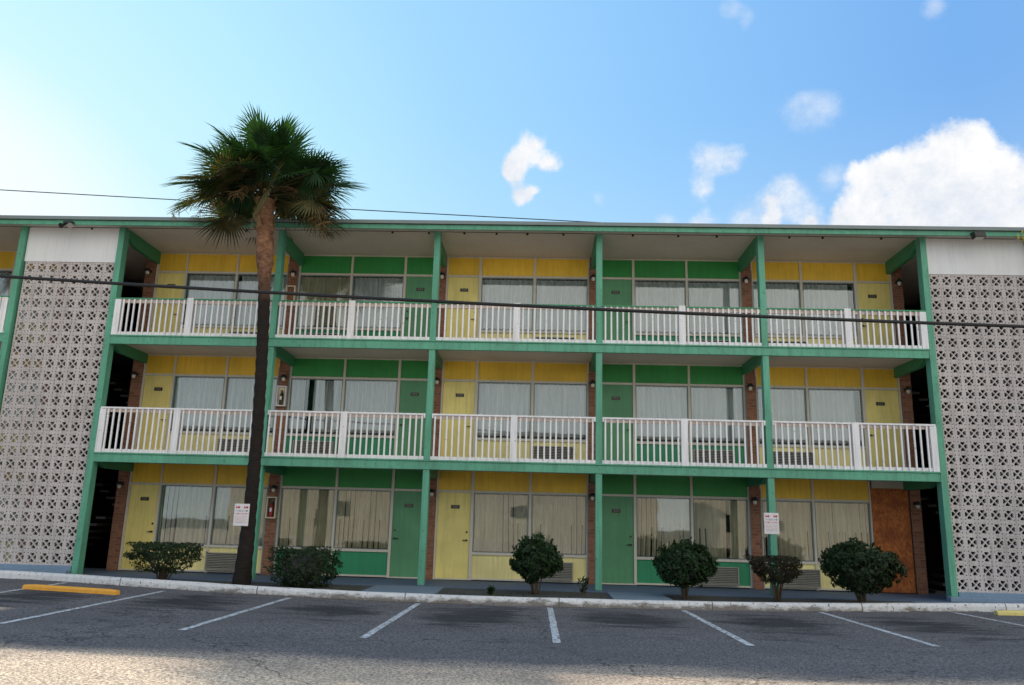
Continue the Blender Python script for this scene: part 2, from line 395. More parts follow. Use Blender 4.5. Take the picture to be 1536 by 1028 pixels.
# wall rooms -----------------------------------------------------------------
PIER = [(-12.32, -12.04), (-8.34, -8.07), (-4.26, -4.01), (-.13, .12), (3.92, 4.17), (7.88, 8.14)]
rooms = [ # x0,x1, colour, door on left?, splits (door0,door1),(w),(w)
    (-12.04, -8.34, 'y', (-11.98, -11.22), [(-11.17, -9.81), (-9.75, -8.38)], (-9.78, -8.74)),
    (-8.07, -4.26, 'g', (-5.10, -4.30), [(-8.02, -6.63), (-6.57, -5.17)], (-7.8, -6.72)),
    (-4.01, -.13, 'y', (-3.96, -3.12), [(-3.04, -1.64), (-1.57, -.18)], (-1.56, -.49)),
    (.12, 3.92, 'g', (.17, 1.01), [(1.08, 2.44), (2.5, 3.87)], (2.52, 3.60)),
    (4.17, 7.88, 'y', (6.97, 7.83), [(4.22, 5.47), (5.53, 6.89)], (4.5, 5.55)),
    (-18.4, -14.7, 'y', (-18.3, -17.5), [(-17.4, -16.1), (-16.04, -14.74)], (-16.0, -15.0)),
]
T = .055
WARM = {0: 'curtain_warm', 1: 'curtain_gold', 2: 'curtain_warm', 3: 'curtain_cream', 4: 'curtain_cream', 5: 'curtain_warm'}
ordf = ['ground floor', 'middle floor', 'top floor']
roomdesc = ['leftmost yellow room', 'left green room', 'middle yellow room', 'right green room', 'rightmost yellow room', 'yellow room beyond the left screen']
def curtain(x0, x1, z0, z1, y, seed, gap=None):
    b = MB(); rnd = random.Random(seed); x = x0; prev = None; ph = rnd.random() * 6; gr_ = z0 < 1
    n_ = int((x1 - x0) / .02); zz = (z0, (z0 + z1) / 2, z1)
    for i in range(n_ + 1):
        x = x0 + (x1 - x0) * i / n_
        wv = math.sin(x * 2 * math.pi / .13 + ph + 1.4 * noise.noise(Vector((x * 2.1, seed, 0)))) 
        cur = []
        for j, z in enumerate(zz):
            am = (.045, .040, .022)[j]; dx = noise.noise(Vector((x * 1.2, seed * 3.1, j * .6))) * (.06, .03, 0)[j]
            cur.append((min(max(x + dx, x0), x1), y + am * wv + .02 * noise.noise(Vector((x * 5, seed, j))), z))
        op = wv > .97 + .5 * noise.noise(Vector((x * 1.7, seed, 3)))
        if prev and not (gap and gap[0] < x < gap[1]):
            if not (gr_ and op): b.quad(prev[0], cur[0], cur[1], prev[1])
            if not (gr_ and wv > 1.0 + .3 * noise.noise(Vector((x * 1.7, seed, 3)))): b.quad(prev[1], cur[1], cur[2], prev[2])
        prev = cur
    return b
for r, (x0, x1, c, door, wins, ac) in enumerate(rooms):
    for k in range(3):
        z = k * H; zt = 8.50 if k == 2 else z + H - .132
        hd = z + 2.19; sill = z + .66; bot = z + .07; yw = W
        cols = sorted([('d', *door)] + [('w', *w_) for w_ in wins], key=lambda q: q[1])
        boarded = (r == 4 and k == 0)
        upmat = 'panel_amber' if c == 'y' else 'panel_green'
        # upper panels
        b = MB()
        for t, a, e in cols:
            if boarded and t == 'd': continue
            b.box(a - .006, e + .006, yw + .012, yw + .05, hd + T / 2 - .004, zt)
        b.build('upper_panel', upmat, motel)
        b = MB()
        for t, a, e in cols:
            if t == 'w': b.box(a - .006, e + .006, yw + .012, yw + .05, bot - .06 + .03, sill - .02)
        b.build('lower_panel', 'low_yellow' if c == 'y' else 'low_green', motel)
        # frame: one grid of white mullions
        b = MB(); edges = [x0] + [(cols[i][2], cols[i + 1][1]) for i in range(2)] + [x1]
        xx = [(x0, cols[0][1]), (cols[0][2], cols[1][1]), (cols[1][2], cols[2][1]), (cols[2][2], x1)]
        for (a, e) in xx:
            if boarded and a > 7.8: continue
            b.box(a + .001, e, yw - .03, yw + .06, z + .012, zt - .001)
        for t, a, e in cols:
            if boarded and t == 'd': continue
            b.box(a, e, yw - .026, yw + .056, hd - T / 2, hd + T / 2)
            b.box(a, e, yw - .02, yw + .054, zt - .035, zt - .002)
            if t == 'w': b.box(a, e, yw - .034, yw + .056, sill - .03, sill + .03); b.box(a, e, yw - .026, yw + .056, bot - .045, bot)
            else: b.box(a, e, yw - .03, yw + .06, z + .0125, z + .045)
        b.build('mullion_frame', 'frame_white', motel, bevel=.004)
        # door
        if not boarded:
            b = MB(); a, e = door; b.box(a + .004, e - .004, yw + .004, yw + .045, z + .047, hd - T / 2 - .003)
            d = b.build('door', 'door_yellow' if c == 'y' else 'door_green', motel)
            side = 1 if cols[0][0] == 'd' else -1; hx = (e - .075) if side == 1 else (a + .075)
            b = MB(); zc = z + .98
            b.tube([(hx, yw + .004, zc), (hx, yw - .05, zc)], .026, 10); b.tube([(hx, yw - .045, zc), (hx - side * .1, yw - .05, zc)], .011, 8)
            b.build('handle', 'dark_bronze', d)
            b = MB(); b.tube([(hx, yw + .004, zc + .2), (hx, yw - .018, zc + .2)], .026, 12); b.build('lock', 'dark_bronze', d)
            b = MB(); px = {0: -11.58, 1: -4.70, 2: -3.51, 3: .57, 4: 7.355, 5: -17.9}[r]; zc = z + 1.80
            b.box(px - .11, px + .11, yw - .008, yw + .003, zc - .045, zc + .045, 0)
            for i, dx in enumerate((-.05, .0, .05)):   # faint digits
                b.box(px + dx - .013, px + dx - .007, yw - .011, yw - .0085, zc - .026, zc + .026, 1)
                b.box(px + dx + .007, px + dx + .013, yw - .011, yw - .0085, zc - .026, zc + .026, 1)
                b.box(px + dx - .0065, px + dx + .0065, yw - .011, yw - .0085, zc + .02, zc + .026, 1)
            b.build('number_plate', ['dark_bronze', 'ac_grey'], d)
        else:
            b = MB(); b.box(6.93, 7.85, yw - .05, yw - .032, .02, 2.52); d = b.build('boarded_door', 'osb', motel)
            d['label'] = 'doorway boarded up with reddish plywood sheet'
            b = MB(); b.box(6.93, 7.87, yw - .03, yw + .05, 2.525, zt - .001); b.build('upper_panel', 'frame_white', motel)
            b = MB(); b.box(6.9, 7.87, yw - .0295, yw + .05, .012, 2.52); b.build('door', 'dark_wall', motel)
        # windows
        for wi, (a, e) in enumerate(wins):
            b = MB(); s_ = .022
            b.box(a + .001, a + s_, yw - .01, yw + .05, sill + .031, hd - T / 2 - .001); b.box(e - s_, e - .001, yw - .01, yw + .05, sill + .031, hd - T / 2 - .001)
            b.box(a + s_, e - s_, yw - .01, yw + .05, sill + .031, sill + .05); b.box(a + s_, e - s_, yw - .01, yw + .05, hd - T / 2 - .02, hd - T / 2 - .001)
            wo = b.build('window', 'roof_metal', motel)
            b = MB(); b.box(a + s_, e - s_, yw + .018, yw + .024, sill + .05, hd - T / 2 - .02)
            b.build('pane', 'glass', wo)
            gap = None
            if r == 1 and k == 1 and wi == 0: gap = (a + .38, a + .60)
            if r == 3 and k == 0 and wi == 1: gap = (a + .85, a + .93)
            if r == 0 and k == 2 and wi == 1: gap = (a + .02, a + .1)
            if r == 4 and wi == 1 and k > 0: gap = (e - .15, e - .02)
            b = curtain(a + .01, e - .01, sill + .06 if k == 0 else sill + .10, hd - T / 2 - .03, yw + .085, r * 31 + k * 7 + wi, gap)
            mat = WARM[r] if k == 0 else ('curtain_grey' if not (r == 1 and k == 2 and wi == 0) else 'curtain_gold')
            b.build('curtain', mat, wo, smooth=True, fix=False)
# brick piers
for i, (a, e) in enumerate(PIER + [(-14.68, -14.45)]):
    for k in range(3):
        z = k * H; zt = 8.502 if k == 2 else z + H - .133
        b = MB(); b.box(a, e - .001 if i else e - .001, W - .07, W + .62, z + .003 if k == 0 else z - .043, zt)
        b.build('brick_pier', 'brick', motel)
        if i in (1, 3, 4) :
            b = MB()
            for xx in (a - .012, e + .012):
                b.tube([(xx, W - .06, z + .02), (xx, W - .06, zt - .3)], .013, 6)
                for zz in (.75, 1.25, 2.0): b.tube([(xx - .02, W - .075, z + zz), (xx + .02, W - .075, z + zz)], .018, 6)
            b.build('conduit', 'roof_metal', motel)
# railings -------------------------------------------------------------------
def railing(xa, xb, k, mid, endposts):
    z = k * H; y = -.06; top = z + (1.03 if k == 1 else .90)
    b = MB(); b.box(xa, xb, y - .03, y + .022, z - .045, z + .035)
    r_ = b.build('railing', 'rail_white', motel, bevel=.004)
    if k == 2:
        b = MB(); b.box(xa, xb, y - .05, y + .05, top - .035, top); b.build('top_rail', 'beam_green', r_, bevel=.004)
        b = MB(); b.box(xa, xb, y - .018, y + .03, top - .125, top - .036); b.build('under_rail', 'rail_pink', r_)
    else:
        b = MB(); b.box(xa + .01, xb - .01, y - .05, y + .05, top - .03, top + .012)
        for s_, xx in ((1, xa), (-1, xb)):
            b.box(min(xx, xx + s_ * .035), max(xx, xx + s_ * .035), y - .052, y + .052, top - .10, top + .014)
        b.build('top_rail', 'rail_white', r_, bevel=.005)
        b = MB(); b.box(xa + .04, xb - .04, y - .012, y + .028, top - .11, top - .031); b.build('under_rail', 'rail_pink', r_)
    b = MB(); b.box(mid - .08, mid + .08, y - .068, y + .06, z - .084, top + (.0 if k == 2 else -.0) + .015); b.build('newel', 'rail_white', r_, bevel=.006)
    for e in endposts:
        b = MB(); b.box(e - .075, e + .075, y - .06, y + .05, z - .084, top - .04); b.build('newel', 'rail_white', r_, bevel=.006)
    for (a, c) in ((xa, mid - .08), (mid + .08, xb)):
        n_ = max(2, round((c - a) / .141)); b = MB()
        for i in range(n_):
            x = a + (c - a) * (i + .5) / n_ + random.uniform(-.006, .006); tl = random.uniform(-.004, .004)
            b.v, b.f, b.m = b.v, b.f, b.m
            q = len(b.v); b.box(x - .0185, x + .0185, y - .062, y - .031, z - .075 + random.uniform(-.006, .006), top - .04)
        b.build('baluster_row', 'rail_white', r_)
mids = [-10.09, -6.05, -2.0, 1.99, 5.93]
for k in (1, 2):
    for i in range(5):
        xa = PX[i] + .08; xb = PX[i + 1] - .08
        ep = []
        if i == 0: ep = [xa + .07]
        if i == 4: ep = [xb - .07]
        railing(xa, xb, k, mids[i], ep)
    railing(-18.4, -14.71, k, -16.5, [-14.8])
    railing(10.47, 14.9, k, 12.4, [10.55])
# screens --------------------------------------------------------------------
PWx, PWz = 2.343 / 8, .3075
def block_mesh():
    cu = bpy.data.curves.new('blk', 'CURVE'); cu.dimensions = '2D'; cu.fill_mode = 'BOTH'; cu.extrude = .03
    def poly(pts):
        s = cu.splines.new('POLY'); s.points.add(len(pts) - 1); s.use_cyclic_u = True
        for p, (x, y) in zip(s.points, pts): p.co = (x * PWx, y * PWz, 0, 1)
    poly([(-.5, -.5), (.5, -.5), (.5, .5), (-.5, .5)])
    heart = [(0, .065), (.12, .175), (.180, .26), (.18, .34), (.11, .385), (.04, .375), (0, .345), (-.04, .375), (-.11, .385), (-.18, .34), (-.18, .26), (-.12, .175)]
    for a in range(4):
        c_, s_ = (1, 0, -1, 0)[a], (0, 1, 0, -1)[a]
        poly([(.93 * (x * c_ - y * s_), .93 * (x * s_ + y * c_)) for x, y in heart])
    for sx in (-1, 1):
        for sy in (-1, 1):
            poly([(sx * .355 + .052 * math.cos(t * math.pi / 4), sy * .355 + .052 * math.sin(t * math.pi / 4)) for t in range(8)])
    o = bpy.data.objects.new('blk', cu); col.objects.link(o)
    dg = bpy.context.evaluated_depsgraph_get(); me = bpy.data.meshes.new_from_object(o.evaluated_get(dg))
    vs = [tuple(v.co) for v in me.vertices]; fs = [tuple(p.vertices) for p in me.polygons]
    bpy.data.objects.remove(o); bpy.data.curves.remove(cu); bpy.data.meshes.remove(me); return vs, fs
bv, bf = block_mesh()
for si, (a, e) in enumerate(SCR):
    b = MB(); rnd = random.Random(si)
    for i in range(8):
        for j in range(24):
            k = len(b.v); dy = rnd.uniform(-.004, .004); sx = .985
            cx = a + PWx * (i + .5); cz = .2 + PWz * (j + .5)
            b.v += [(cx + x * sx, .02 + zz + dy, cz + y * sx) for x, y, zz in bv]
            b.f += [tuple(k + q for q in f) for f in bf]; b.m += [0] * len(bf)
    s = b.build('breeze_block_screen', 'block_white', motel, fix=False)
    b = MB(); b.box(a, e, .0, .055, .19, .2 + 24 * PWz)
    # mortar: thin strips between the blocks
    b = MB()
    for i in range(1, 8): x = a + PWx * i; b.box(x - .004, x + .004, -.012, .05, .2, .2 + 24 * PWz)
    for j in range(0, 25): zz = .2 + PWz * j; b.box(a, e, -.0115, .0495, zz - .004, zz + .004)
    b.build('mortar', 'block_white', s)
    b = MB(); b.box(a - (.03 if si == 0 else 0), e + (.0 if si == 0 else .02), -.03, .1, .2 + 24 * PWz + .004, 8.5); b.build('plaster_panel', 'stucco', motel)
    b = MB(); b.box(a - .3, e + .02 if si == 0 else e + .3, -.34, -.13, .0, .1); b.box(a - .01, e, -.1295, .3, .0, .196); b.build('screen_base', 'base_blue', motel, bevel=.01)
# stairs in the dark recesses
for (xa, xb) in ((-14.6, -12.6), (8.3, 10.3)):
    b = MB()
    for fl in range(2):
        for s_ in range(8):
            xx = xa + .2 + s_ * (1.6 / 8); b.box(xx, xx + .25, 2.2, 3.3, fl * H + s_ * .18, fl * H + s_ * .18 + .06)
            xx = xb - .2 - s_ * (1.6 / 8); b.box(xx - .25, xx, 3.4, 4.5, fl * H + 1.44 + s_ * .18, fl * H + 1.5 + s_ * .18)
    b.build('staircase', 'ac_dark', motel)
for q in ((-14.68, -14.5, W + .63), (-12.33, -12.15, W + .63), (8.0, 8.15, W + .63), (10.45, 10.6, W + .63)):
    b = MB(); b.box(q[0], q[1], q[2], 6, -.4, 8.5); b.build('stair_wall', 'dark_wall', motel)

# ------------------------------------------------------------------ fixtures
side = ['pier at the left screen', 'pier beside the palm trunk', 'pier left of the middle yellow room', 'pier left of the right green room', 'pier left of the rightmost yellow room', 'pier at the right screen']
def make_lamp(loc):
    x, y, z = loc
    o = empty('wall_lamp', loc, 'x', 'lamp', 'wall lamps on the brick piers')
    b = MB(); b.tube([(x, y + .06, z + .03), (x, y, z + .03)], .045, 12); b.tube([(x, y + .01, z + .03), (x, y - .05, z + .055), (x, y - .09, z + .04)], .013, 8); b.build('bracket', 'black_metal', o)
    b = MB(); b.lathe(x, y - .09, [(.0, z + .085), (.04, z + .08), (.078, z + .035), (.086, z - .01), (.075, z - .012), (.04, z + .04)], 16); b.build('lamp_shade', 'black_metal', o, smooth=True)
    b = MB(); b.lathe(x, y - .09, [(.045, z + .02), (.05, z - .02), (.045, z - .07), (.025, z - .095), (0, z - .10)], 14); b.build('globe', 'globe', o, smooth=True)
    return o
LX = [-12.18, -8.16, -4.10, -.04, 4.0, 7.99]
lamp0 = None
for i, x in enumerate(LX):
    for k in range(3):
        loc = (x, W - .135, 2.14 + k * H)
        if lamp0 is None: lamp0 = make_lamp(loc); o = lamp0
        else: o = copy_tree(lamp0, loc)
        o['label'] = f'black wall lamp, {ordf[k]}, on the {side[i]}'
# air conditioners
def make_ac(loc, w, h):
    x, y, z = loc; o = empty('air_conditioner', loc, 'x', 'air conditioner', 'wall air conditioners under the windows')
    b = MB(); b.box(x, x + w, y, y + .14, z, z + .025); b.box(x, x + w, y, y + .14, z + h - .025, z + h); b.box(x, x + .03, y, y + .14, z + .025, z + h - .025); b.box(x + w - .03, x + w, y, y + .14, z + .025, z + h - .025)
    b.build('casing', 'ac_grey', o, bevel=.004)
    b = MB(); b.box(x + .03, x + w - .03, y + .05, y + .14, z + .025, z + h - .025); b.build('core', 'ac_dark', o)
    b = MB(); n_ = 9
    for i in range(n_):
        zz = z + .03 + (h - .06) * (i + .5) / n_
        b.prism([(y + .01, zz - .016), (y + .045, zz + .002), (y + .045, zz + .008), (y + .01, zz - .008)], 'x', x + .03, x + w - .03)
    b.build('grille', 'ac_grey', o); return o
ac0 = None
for r, rm in enumerate(rooms[:5]):
    for k in range(3):
        loc = (rm[5][0], W - .13, k * H + .08)
        if ac0 is None: ac0 = make_ac(loc, 1.05, .43); o = ac0
        else: o = copy_tree(ac0, loc)
        o['label'] = f'louvred air conditioner below the window of the {roomdesc[r]}, {ordf[k]}'
# extinguisher cabinets on pier beside palm
cabd = ['cream framed cabinet with red fire extinguisher inside', 'pale cabinet with dark extinguisher behind its glass', 'empty cream framed extinguisher cabinet']
for k in range(3):
    x = -8.205; z = k * H + 1.66; y = W - .072; 
    if k == 2: z -= .12
    o = empty('extinguisher_cabinet', (x, y, z - .28), cabd[k] + f', {ordf[k]} pier by the palm', 'cabinet', 'extinguisher cabinets on the brick pier')
    w2, h2 = .125, .27
    b = MB(); b.box(x - w2, x - w2 + .028, y - .1, y, z - h2, z + h2); b.box(x + w2 - .028, x + w2, y - .1, y, z - h2, z + h2); b.box(x - w2 + .028, x + w2 - .028, y - .1, y, z - h2, z - h2 + .03); b.box(x - w2 + .028, x + w2 - .028, y - .1, y, z + h2 - .03, z + h2)
    b.build('frame', 'cab_cream' if k != 1 else 'sign_white', o, bevel=.003)
    b = MB(); b.box(x - w2 + .028, x + w2 - .028, y - .02, y - .001, z - h2 + .03, z + h2 - .03); b.build('back_panel', ['dark_bronze', 'cab_cream', 'brick'][k], o)
    if k < 2:
        b = MB(); b.lathe(x, y - .055, [(0, z - .23), (.045, z - .23), (.048, z - .2), (.048, z + .02), (.03, z + .07), (.014, z + .09), (.014, z + .13), (0, z + .13)], 14)
        c = b.build('extinguisher', 'ext_red' if k == 0 else 'dark_bronze', o, smooth=True)
        b = MB(); b.box(x - .035, x + .03, y - .07, y - .04, z + .13, z + .15); b.tube([(x + .02, y - .06, z + .12), (x + .05, y - .065, z + .05), (x + .052, y - .065, z - .08)], .008, 6); b.build('valve', 'black_metal', c)
        b = MB(); b.prism([(x - .028, z - .1), (x + .028, z - .1), (x + .028, z - .01), (x - .028, z - .01)], 'y', y - .109, y - .1075); b.build('tag', 'sign_white', c)
# flood lights under the roof edge
for nm, x, lab in (('l', -13.21, 'twin head floodlight hanging under the roof edge above the left breeze block screen'), ('r', 8.94, 'square black floodlight under the roof edge above the right breeze block screen')):
    o = empty('floodlight', (x, -.5, 8.40), lab, 'floodlight'); y = -.53; z = 8.42
    if nm == 'l':
        b = MB(); b.box(x - .12, x + .12, y - .05, y + .05, z - .0, z + .05); b.build('base_box', 'black_metal', o, bevel=.004)
        for s_ in (-1, 1):
            b = MB(); b.tube([(x + s_ * .07, y, z), (x + s_ * .09, y - .03, z - .04), (x + s_ * .12, y - .12, z - .10)], [.02, .03, .07], 12); b.build('lamp_head', 'black_metal' if s_ < 0 else 'ac_grey', o)
    else:
        b = MB(); b.prism([(y + .06, z + .06), (y - .12, z + .04), (y - .16, z - .10), (y + .02, z - .12)], 'x', x - .13, x + .13); b.build('housing', 'black_metal', o, bevel=.006)
        b = MB(); b.prism([(y - .10, z - .114), (y - .14, z - .108), (y - .0, z - .13), (y + .0, z - .126)], 'x', x - .10, x + .10); b.build('lens', 'globe', o)
# towing signs
def tow_sign(loc, lab):
    x, y, z = loc; o = empty('tow_away_sign', loc, lab, 'sign', 'towing signs facing the lot')
    w, h = .165, .235
    b = MB(); b.box(x - w, x + w, y - .004, y, z - h, z + h); p = b.build('board', 'sign_white', o, bevel=.001)
    b = MB(); yy = y - .0055
    def q(x0, x1, z0, z1, mi): b.box(x + x0, x + x1, yy, y - .0042, z + z0, z + z1, mi)
    for s_ in (-1, 1):     # little red tow trucks
        c = s_ * .09
        q(c - .045, c + .02, .145, .165, 0); q(c + .0, c + .045, .145, .18, 0); q(c - .04, c - .028, .165, .19, 0); q(c - .05, c - .035, .185, .195, 0)
        q(c - .035, c - .018, .133, .145, 0); q(c + .015, c + .032, .133, .145, 0)
    rnd = random.Random(3)
    def line(z0, hgt, mi, a=-.14, e=.14, cw=.014):
        xx = a
        while xx < e:
            ww = cw * rnd.uniform(.6, 1.1)
            if rnd.random() > .14:
                q(xx, xx + ww * .3, z0, z0 + hgt, mi)
                if rnd.random() > .4: q(xx + ww * .32, xx + ww * .8, z0 + (0 if rnd.random() > .5 else hgt * .75), z0 + hgt * (.25 if rnd.random() > .5 else 1), mi)
            xx += cw * 1.15
    line(.065, .038, 1, -.13, .14, .022); line(.005, .034, 0, -.14, .14, .022)
    for i in range(5): line(-.05 - i * .03, .012, 1 if i > 3 else 0, -.13, .13 - .02 * (i % 2), .010)
    b.build('lettering', ['sign_red', 'sign_blue'], p, fix=False); return o
tow_sign((3.915, -.09, 1.575), 'white towing sign with red trucks on the green post behind the flat brownish shrub')
s_ = tow_sign((-7.83, -1.36, 1.45), 'white towing sign with red trucks fixed to the palm trunk')

# wheel stops
def wheel_stop(x0, x1, y0, y1, mat, lab):
    o = MB(); L = math.hypot(x1 - x0, y1 - y0); 
    pr = [(-.08, 0), (-.075, .06), (-.05, .09), (.05, .09), (.075, .06), (.08, 0)]
    n_ = 10
    for i in range(n_ + 1):
        s_ = 1 if 0 < i < n_ else .86
        for (a, h) in pr: o.v.append((L * i / n_ - L / 2, a * s_, h * s_ + noise.noise(Vector((i, a * 20, h * 9))) * .003))
    for i in range(n_):
        for j in range(5):
            k = i * 6 + j; o.f.append((k, k + 6, k + 7, k + 1)); o.m.append(0)
    o.f.append(tuple(range(6))); o.f.append(tuple(n_ * 6 + j for j in range(6))); o.m += [0, 0]
    ob = o.build('wheel_stop', mat, bevel=.006)
    xm, ym = (x0 + x1) / 2, (y0 + y1) / 2; ob.location = (xm, ym, g(xm) + .002); ob.rotation_euler = (0, math.atan2(g(x1) - g(x0), x1 - x0) * -1, math.atan2(y1 - y0, x1 - x0))
    tag(ob, lab, 'wheel stop', 'concrete wheel stops in the lot')
wheel_stop(-11.15, -9.2, -3.35, -3.6, 'stop_yellow', 'orange yellow concrete wheel stop in front of the left screen')
wheel_stop(7.62, 9.5, -2.15, -2.05, 'stop_pale', 'pale yellow concrete wheel stop at the right edge of the lot')

# ------------------------------------------------------------------ cables
def cable(pts, r, lab, name='power_cable'):
    b = MB(); b.tube(pts, r, 8); tag(b.build(name, 'cable', smooth=True), lab, 'cable')
def cab_pts():
    P = []
    for i in range(81):
        x = -60 + i * 1.5; P.append((x, -7, 4.665 + .00078 * (x - 8) ** 2 - (x) * .018 + .02))
    return P
def fitz(x):   # through measured points of the near cable
    X = [-10.048, -5.873, -1.835, 2.086, 5.903]; Zs = [5.053, 4.842, 4.703, 4.609, 4.56]
    # least-squares parabola (precomputed)
    return 4.6533 + (-.0304) * x + .00098 * x * x
cable([(x, -7, fitz(x)) for x in [-40 + 2 * i for i in range(41)]], .027, 'thick black cable crossing the whole facade in front of the railings')
cable([(x, 14, 14.32 - .043 * x + .0001 * x * x) for x in range(-60, 62, 3)], .022, 'thin wire crossing the sky just above the left half of the roof')

# ------------------------------------------------------------------ palms
def frond(root, az, el, plen, blade, rnd, old=False, sp=2.1):
    """costapalmate leaf: petiole + fan of drooping leaflets, built in world space"""
    b = MB()
    d = Vector((math.cos(az) * math.cos(el), math.sin(az) * math.cos(el), math.sin(el)))
    side_ = Vector((-math.sin(az), math.cos(az), 0)); 
    pts = []; p = Vector(root); dd = d.copy(); n_ = 6
    for i in range(n_ + 1):
        pts.append(tuple(p)); p = p + dd * (plen / n_); dd = (dd + Vector((0, 0, -.035 - .03 * math.cos(el)))).normalized()
    b.tube(pts, [.028 - .018 * i / n_ for i in range(n_ + 1)], 5, 1)
    up = side_.cross(dd).normalized() * -1
    roll = rnd.uniform(-1.25, 1.25); s2 = side_ * math.cos(roll) + up * math.sin(roll)
    base = Vector(pts[-1]); nl = 40
    drp = rnd.uniform(.15, .42) * (1.15 if old else 1)
    for i in range(nl):
        t = (i + .5) / nl * 2 - 1; a = t * sp
        ln = blade * (1 - .30 * abs(t) ** 2.2) * rnd.uniform(.82, 1.08)
        st = base + dd * (.28 * blade * (1 - abs(t))) * .9          # costa: attachment runs along the midrib
        dv = (dd * math.cos(a) + s2 * math.sin(a)).normalized() + up * (.18 * abs(t) + rnd.uniform(-.05, .05))
        dv.normalize(); w0 = .042 * blade / .9; q = st.copy(); v = dv.copy()
        wd = v.cross(up); wd = wd.normalized() if wd.length > .01 else s2
        prev = (q - wd * w0 * .25, q + wd * w0 * .25)
        ns = 5
        for j in range(ns):
            v = (v + Vector((0, 0, -1)) * (drp * ((j + 1) / ns) ** 2 * .55)).normalized()
            q = q + v * ln / ns; ww = w0 * (1, 1, .8, .45, .03)[j] * .62
            cur = (q - wd * ww, q + wd * ww); b.quad(prev[0], prev[1], cur[1], cur[0], 0); prev = cur
    return b
